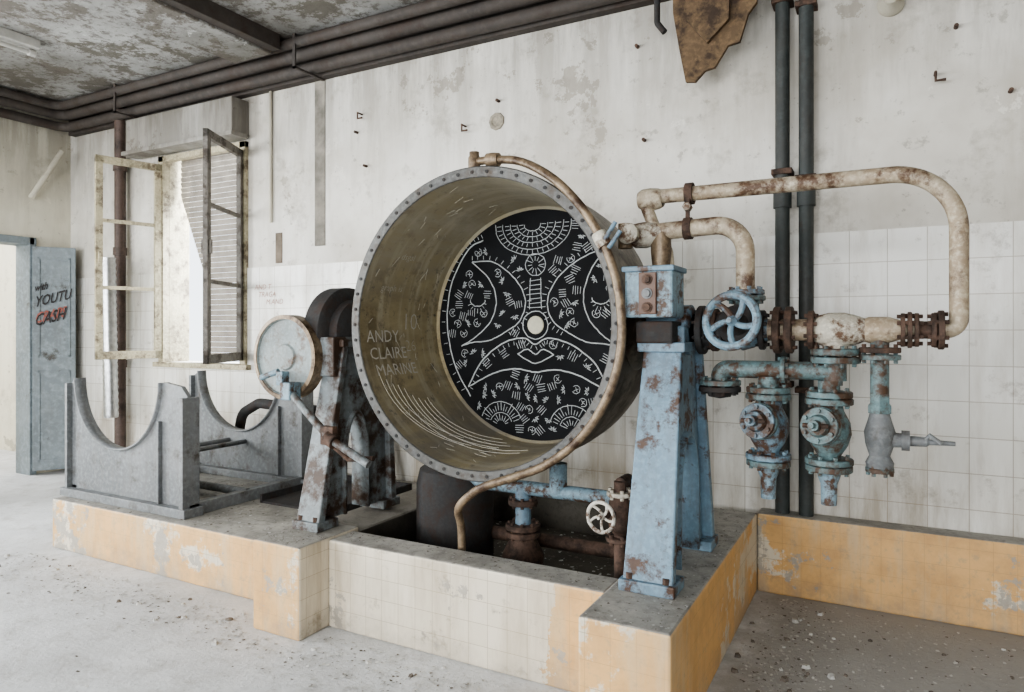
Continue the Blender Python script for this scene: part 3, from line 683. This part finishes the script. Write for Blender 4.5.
flange('h0',(-.68,y,1.355),(0,0,1),.095,.025,TEAL,g); flange('h1',(-.68,y,1.325),(0,0,1),.095,.025,DARKST,g)
lathe('blank_cap',(-.68,y,1.31),(0,0,-1),[(0,.06),(.02,.05),(.03,0)],DARKST,g)
flange('h2',(-.4,y,1.42),(1,0,0),.062,.02,TEAL,g,6)
cyl('riser_b',(-.19,y,1.38),(-.19,y,1.47),.045,TEAL,g)
def globe_valve(x,y,zt,zb,mt,mb):
    g=group('globe_valve'); zc=(zt+zb)/2+.02
    flange('top_flange_a',(x,y,zt+.03),(0,0,1),.095,.026,mt,g); flange('top_flange_b',(x,y,zt),(0,0,1),.098,.026,mt,g)
    cyl('neck_top',(x,y,zt+.04),(x,y,zt+.09),.045,mt,g)
    lathe('body',(x,y,zb),(0,0,1),[(0,.045),(.03,.05),(.07,.075),(.12,.09),(.17,.085),(.22,.06),(zt-zb,.05)],mb,g)
    ax=Vector((-.25,-1,.12)).normalized(); c=Vector((x,y,zc))
    lathe('bonnet_neck',c,ax,[(0,.06),(.08,.06),(.1,.05)],mb,g)
    flange('bonnet_flange',c+ax*.10,ax,.082,.022,mt,g,6); flange('bonnet_cover',c+ax*.124,ax,.078,.02,mb,g,6)
    lathe('bonnet_gland',c+ax*.13,ax,[(0,.05),(.03,.04),(.035,.025),(.07,.022),(.07,.012),(.1,.012),(.1,0)],mb,g,20)
    tube('gland_bar',[c+ax*.17+Vector((-.05,0,.0)),c+ax*.17+Vector((.05,0,.0))],.01,RUST,g)
    flange('low_flange_a',(x,y,zb),(0,0,1),.098,.026,mb,g); flange('low_flange_b',(x,y,zb-.03),(0,0,1),.095,.026,mt,g)
    lathe('nozzle',(x,y,zb-.04),(0,0,-1),[(0,.05),(.03,.045),(.06,.034),(.15,.032),(.15,.026),(.05,.024)],BLUEL,g)
globe_valve(-.465,y,1.30,1.03,TEAL,BLUEV)
globe_valve(-.215,y,1.29,1.03,TEAL,TEAL)
g=group('globe_valve')
lathe('body',(-.655,y,zr),(1,0,0),[(0,.05),(.03,.07),(.08,.095),(.13,.08),(.17,.055),(.19,.05)],BLUEV,g)
flange('side_flange',(-.49,y,zr),(1,0,0),.09,.024,DARKST,g)
cyl('inlet_neck',(-.56,y,zr),(-.56,y,1.74),.055,TEAL,g)
flange('inlet_flange',(-.56,y-.01,1.745),(0,0,1),.085,.022,TEAL,g); flange('inlet_flange_b',(-.56,y-.02,1.772),(0,0,1),.082,.022,BLUEV,g)
lathe('bonnet',(-.575,y,zr+.01),(-.03,-1,.12),[(0,.07),(.09,.07),(.09,.09),(.12,.09),(.12,.05),(.16,.03),(.22,.014),(.24,.014)],DARKST,g)
handwheel('handwheel',(-.583,y-.24,zr+.04),(-.2,-1,.1),.112,BLUEV,g,5,.019)
g=group('drain_valve')
lathe('hex_union',(-.02,y,1.25),(0,0,1),[(0,.04),(0,.05),(.03,.05),(.04,.042),(.08,.042),(.08,.03)],TEAL,g,6)
lathe('body',(-.02,y,1.02),(0,0,1),[(0,0),(0,.05),(.02,.055),(.05,.04),(.1,.055),(.15,.06),(.2,.045),(.24,.035)],GREYB,g)
flange('end_flange',(-.02,y,1.01),(0,0,1),.055,.02,TEAL,g,6)
lathe('side_stem',(-.02,y,1.14),(1,0,.0),[(0,.035),(.08,.03),(.08,.042),(.11,.042),(.11,.022),(.17,.02),(.18,.012),(.27,.009),(.27,0)],GREYB,g,20)
tube('lever',[(.14,y,1.14),(.16,y-.02,1.17),(.2,y-.03,1.14)],.01,GREYB,g)
# ---------------------------------------------------------------- cradle
g=group('steel_cradle')
def saddle(nm,y0,y1):
    cx,cz,r=-4.83,1.24,.50; zb=.40
    bm=bmesh.new(); top=[(-5.40,1.20),(cx-r,cz)]; bot=[(-5.40,zb),(cx-r,zb)]
    for i in range(1,24):
        a=math.pi+math.pi*i/24; top.append((cx+r*math.cos(a),cz+r*math.sin(a))); bot.append((top[-1][0],zb))
    top+=[(cx+r,cz),(-4.28,1.24),(-4.13,1.22),(-4.07,1.16)]; bot+=[(cx+r,zb),(-4.28,zb),(-4.13,zb),(-4.07,zb)]
    b_strip(bm,top,bot,'y',y0,y1); addobj(nm,bm,GREYB,g,smooth=False)
    bm=bmesh.new(); prev=None
    for i in range(25):
        a=-math.pi*i/24
        rr=[bm.verts.new((cx+r*math.cos(a),y0-.025,cz+r*math.sin(a))),bm.verts.new((cx+r*math.cos(a),y1+.03,cz+r*math.sin(a)))]
        if prev: bm.faces.new((prev[0],rr[0],rr[1],prev[1]))
        prev=rr
    o=addobj(nm+'_lip',bm,GREYB,g); md=o.modifiers.new('s','SOLIDIFY'); md.thickness=.012
    box(nm+'_rib_l',(-5.42,y0-.04,.36),(-5.39,y1+.04,1.2),GREYB,g,.003); box(nm+'_rib_r',(-4.09,y0-.05,.36),(-4.05,y1+.05,1.15),GREYB,g,.003)
    box(nm+'_rib_m',(-4.35,y0-.03,.42),(-4.33,y0,.98),GREYB,g,.003)
    box(nm+'_foot',(-5.45,y0-.06,.36),(-4.02,y1+.06,.42),GREYB,g,.004)
saddle('saddle_front',3.0,3.03); saddle('saddle_back',4.05,4.08)
for x in (-5.40,-4.12): box('rail_%d'%int(-x*100),(x,3.0,.36),(x+.07,4.12,.44),GREYB,g,.004)
for x in (-4.95,-4.75): tube('stay_%d'%int(-x*100),[(x,3.03,.66),(x,4.05,.66)],.02,GREYB,g)
tube('brace_low',[(-5.36,3.5,.42),(-4.08,3.5,.42)],.03,GREYB,g)
g=group('rubber_hose')
tube('hose',[(-5.2,4.3,.40),(-5.1,4.32,.85),(-4.9,4.33,.95),(-4.2,4.33,.92),(-3.6,4.38,.75),(-3.5,4.42,.40)],.045,DARKST,g,.12)
g=group('steel_tray'); bm=bmesh.new()
b_box(bm,(-3.95,3.5,.36),(-3.2,4.3,.375)); b_box(bm,(-3.95,3.5,.36),(-3.93,4.3,.42)); b_box(bm,(-3.22,3.5,.36),(-3.2,4.3,.42)); b_box(bm,(-3.95,4.28,.36),(-3.2,4.3,.42))
addobj('tray',bm,DARKST,g,smooth=False)
# ---------------------------------------------------------------- debris
def flake(bm,x,y,z,s,mi=0):
    n=random.randint(3,5); a0=random.random()*6.28; t=random.uniform(-.25,.25)
    vs=[bm.verts.new((x+math.cos(a0+6.28*i/n)*s*random.uniform(.5,1),y+math.sin(a0+6.28*i/n)*s*random.uniform(.5,1),z+s*.2+t*s*math.cos(6.28*i/n))) for i in range(n)]
    f=bm.faces.new(vs); f.material_index=mi
def chunk(bm,x,y,s,mi):
    n=5; a0=random.random()*6.28
    lo=[];hi=[]
    for i in range(n):
        r=s*random.uniform(.6,1); a=a0+6.283*i/n
        lo.append(bm.verts.new((x+math.cos(a)*r,y+math.sin(a)*r,.0))); hi.append(bm.verts.new((x+math.cos(a)*r*.75,y+math.sin(a)*r*.75,s*random.uniform(.35,.7))))
    for i in range(n):
        f=bm.faces.new((lo[i],lo[(i+1)%n],hi[(i+1)%n],hi[i])); f.material_index=mi
    f=bm.faces.new(hi); f.material_index=mi
def floorpt():
    while True:
        r=random.random()
        if r<.42: x,y=random.uniform(-.62,2.2),random.uniform(2.0,4.38)
        elif r<.58: x,y=random.gauss(-.45,.12),random.uniform(2.2,4.38)
        elif r<.83: x,y=random.uniform(-5.5,-.8),random.gauss(2.55,.15)
        else: x,y=random.uniform(-8,0),random.uniform(.5,2.8)
        if x<-.64 and y>2.45 and (x>-1.1 or (-3.02<x<-2.6 and y>2.54) or y>2.72): continue
        return x,y
ba=bmesh.new()
for i in range(6500):
    x,y=floorpt(); flake(ba,x,y,.002,random.choice((.003,.004,.005,.007,.010,.013)),0)
for i in range(2200):
    x,y=floorpt(); flake(ba,x,y,.002,random.choice((.003,.004,.006,.008,.012)),1)
for i in range(160):
    x,y=floorpt(); chunk(ba,x,y,random.choice((.01,.014,.018,.026)),random.choice((0,0,1)))
addobj('paint_flake_debris',ba,[FLAKE,DEBR],smooth=False)
ba=bmesh.new()
for mi,mul in ((0,1),(1,.7)):
    for i in range(int(700*mul)): flake(ba,random.uniform(-5.3,-3.0),random.uniform(2.88,4.5),.362,random.choice((.005,.008,.014)),mi)
    for i in range(int(450*mul)): flake(ba,random.uniform(-1.05,-.70),random.uniform(2.52,4.42),H+.002,random.choice((.003,.005,.008)),mi)
    for i in range(100): flake(ba,random.uniform(-2.96,-2.66),random.uniform(2.6,2.84),H+.002,random.choice((.003,.005,.008)),mi)
    for i in range(160): flake(ba,random.uniform(-2.6,-1.1),random.uniform(2.82,2.98),H-.008,random.choice((.003,.005,.008)),mi)
    for i in range(400): flake(ba,random.uniform(-2.6,-1.1),random.uniform(3.05,4.4),.205,random.choice((.005,.01,.018)),mi)
addobj('loose_flakes',ba,[FLAKE,DEBR],PLAT,smooth=False)
# ---------------------------------------------------------------- finalize groups
for e,ch in GROUPS.items():
    if not ch: continue
    cs=[v.co for o in ch for v in o.data.vertices]
    lo=Vector((min(c.x for c in cs),min(c.y for c in cs),min(c.z for c in cs))); hi=Vector((max(c.x for c in cs),max(c.y for c in cs),max(c.z for c in cs)))
    loc=Vector(((lo.x+hi.x)/2,(lo.y+hi.y)/2,lo.z)); e.location=loc
    for o in ch:
        o.parent=e; o.matrix_parent_inverse=Matrix.Translation(-loc)
# ---------------------------------------------------------------- light
w=bpy.data.worlds.new('World'); SC.world=w; w.use_nodes=True
bg=w.node_tree.nodes['Background']; bg.inputs[0].default_value=(.86,.93,1,1); bg.inputs[1].default_value=3.0
def area(name,loc,rot,sx,sy,p,col=(.97,.985,1)):
    l=bpy.data.lights.new(name,'AREA'); l.shape='RECTANGLE'; l.size=sx; l.size_y=sy; l.energy=p; l.color=col
    o=bpy.data.objects.new(name,l); o.location=loc; o.rotation_euler=rot; COL.objects.link(o)
for i,(a,b_) in enumerate(wins):
    area('window_light',((a+b_)/2,FY-.3,2.25),(math.radians(90),0,0),2.4,2.5,(330,310,230)[i])
area('window_light',(LX-.32,.3,2.2),(math.radians(90),0,math.radians(-90)),2.6,2.4,560,(.93,.97,1))
area('corridor_light',(-10.3,2.6,4.0),(0,0,0),2.5,2.5,280)
area('window_light',(-6.0,5.6,2.8),(math.radians(-75),0,0),1.6,2.4,380,(.93,.97,1))
# ---------------------------------------------------------------- camera
cd=bpy.data.cameras.new('camera'); cam=bpy.data.objects.new('camera',cd); COL.objects.link(cam)
cam.location=(0,0,1.6); cam.rotation_euler=(math.radians(90),0,math.radians(28.4))
cd.sensor_width=36; cd.lens=36*690/1024; cd.shift_y=-16/1024; cd.clip_start=.05
SC.camera=cam
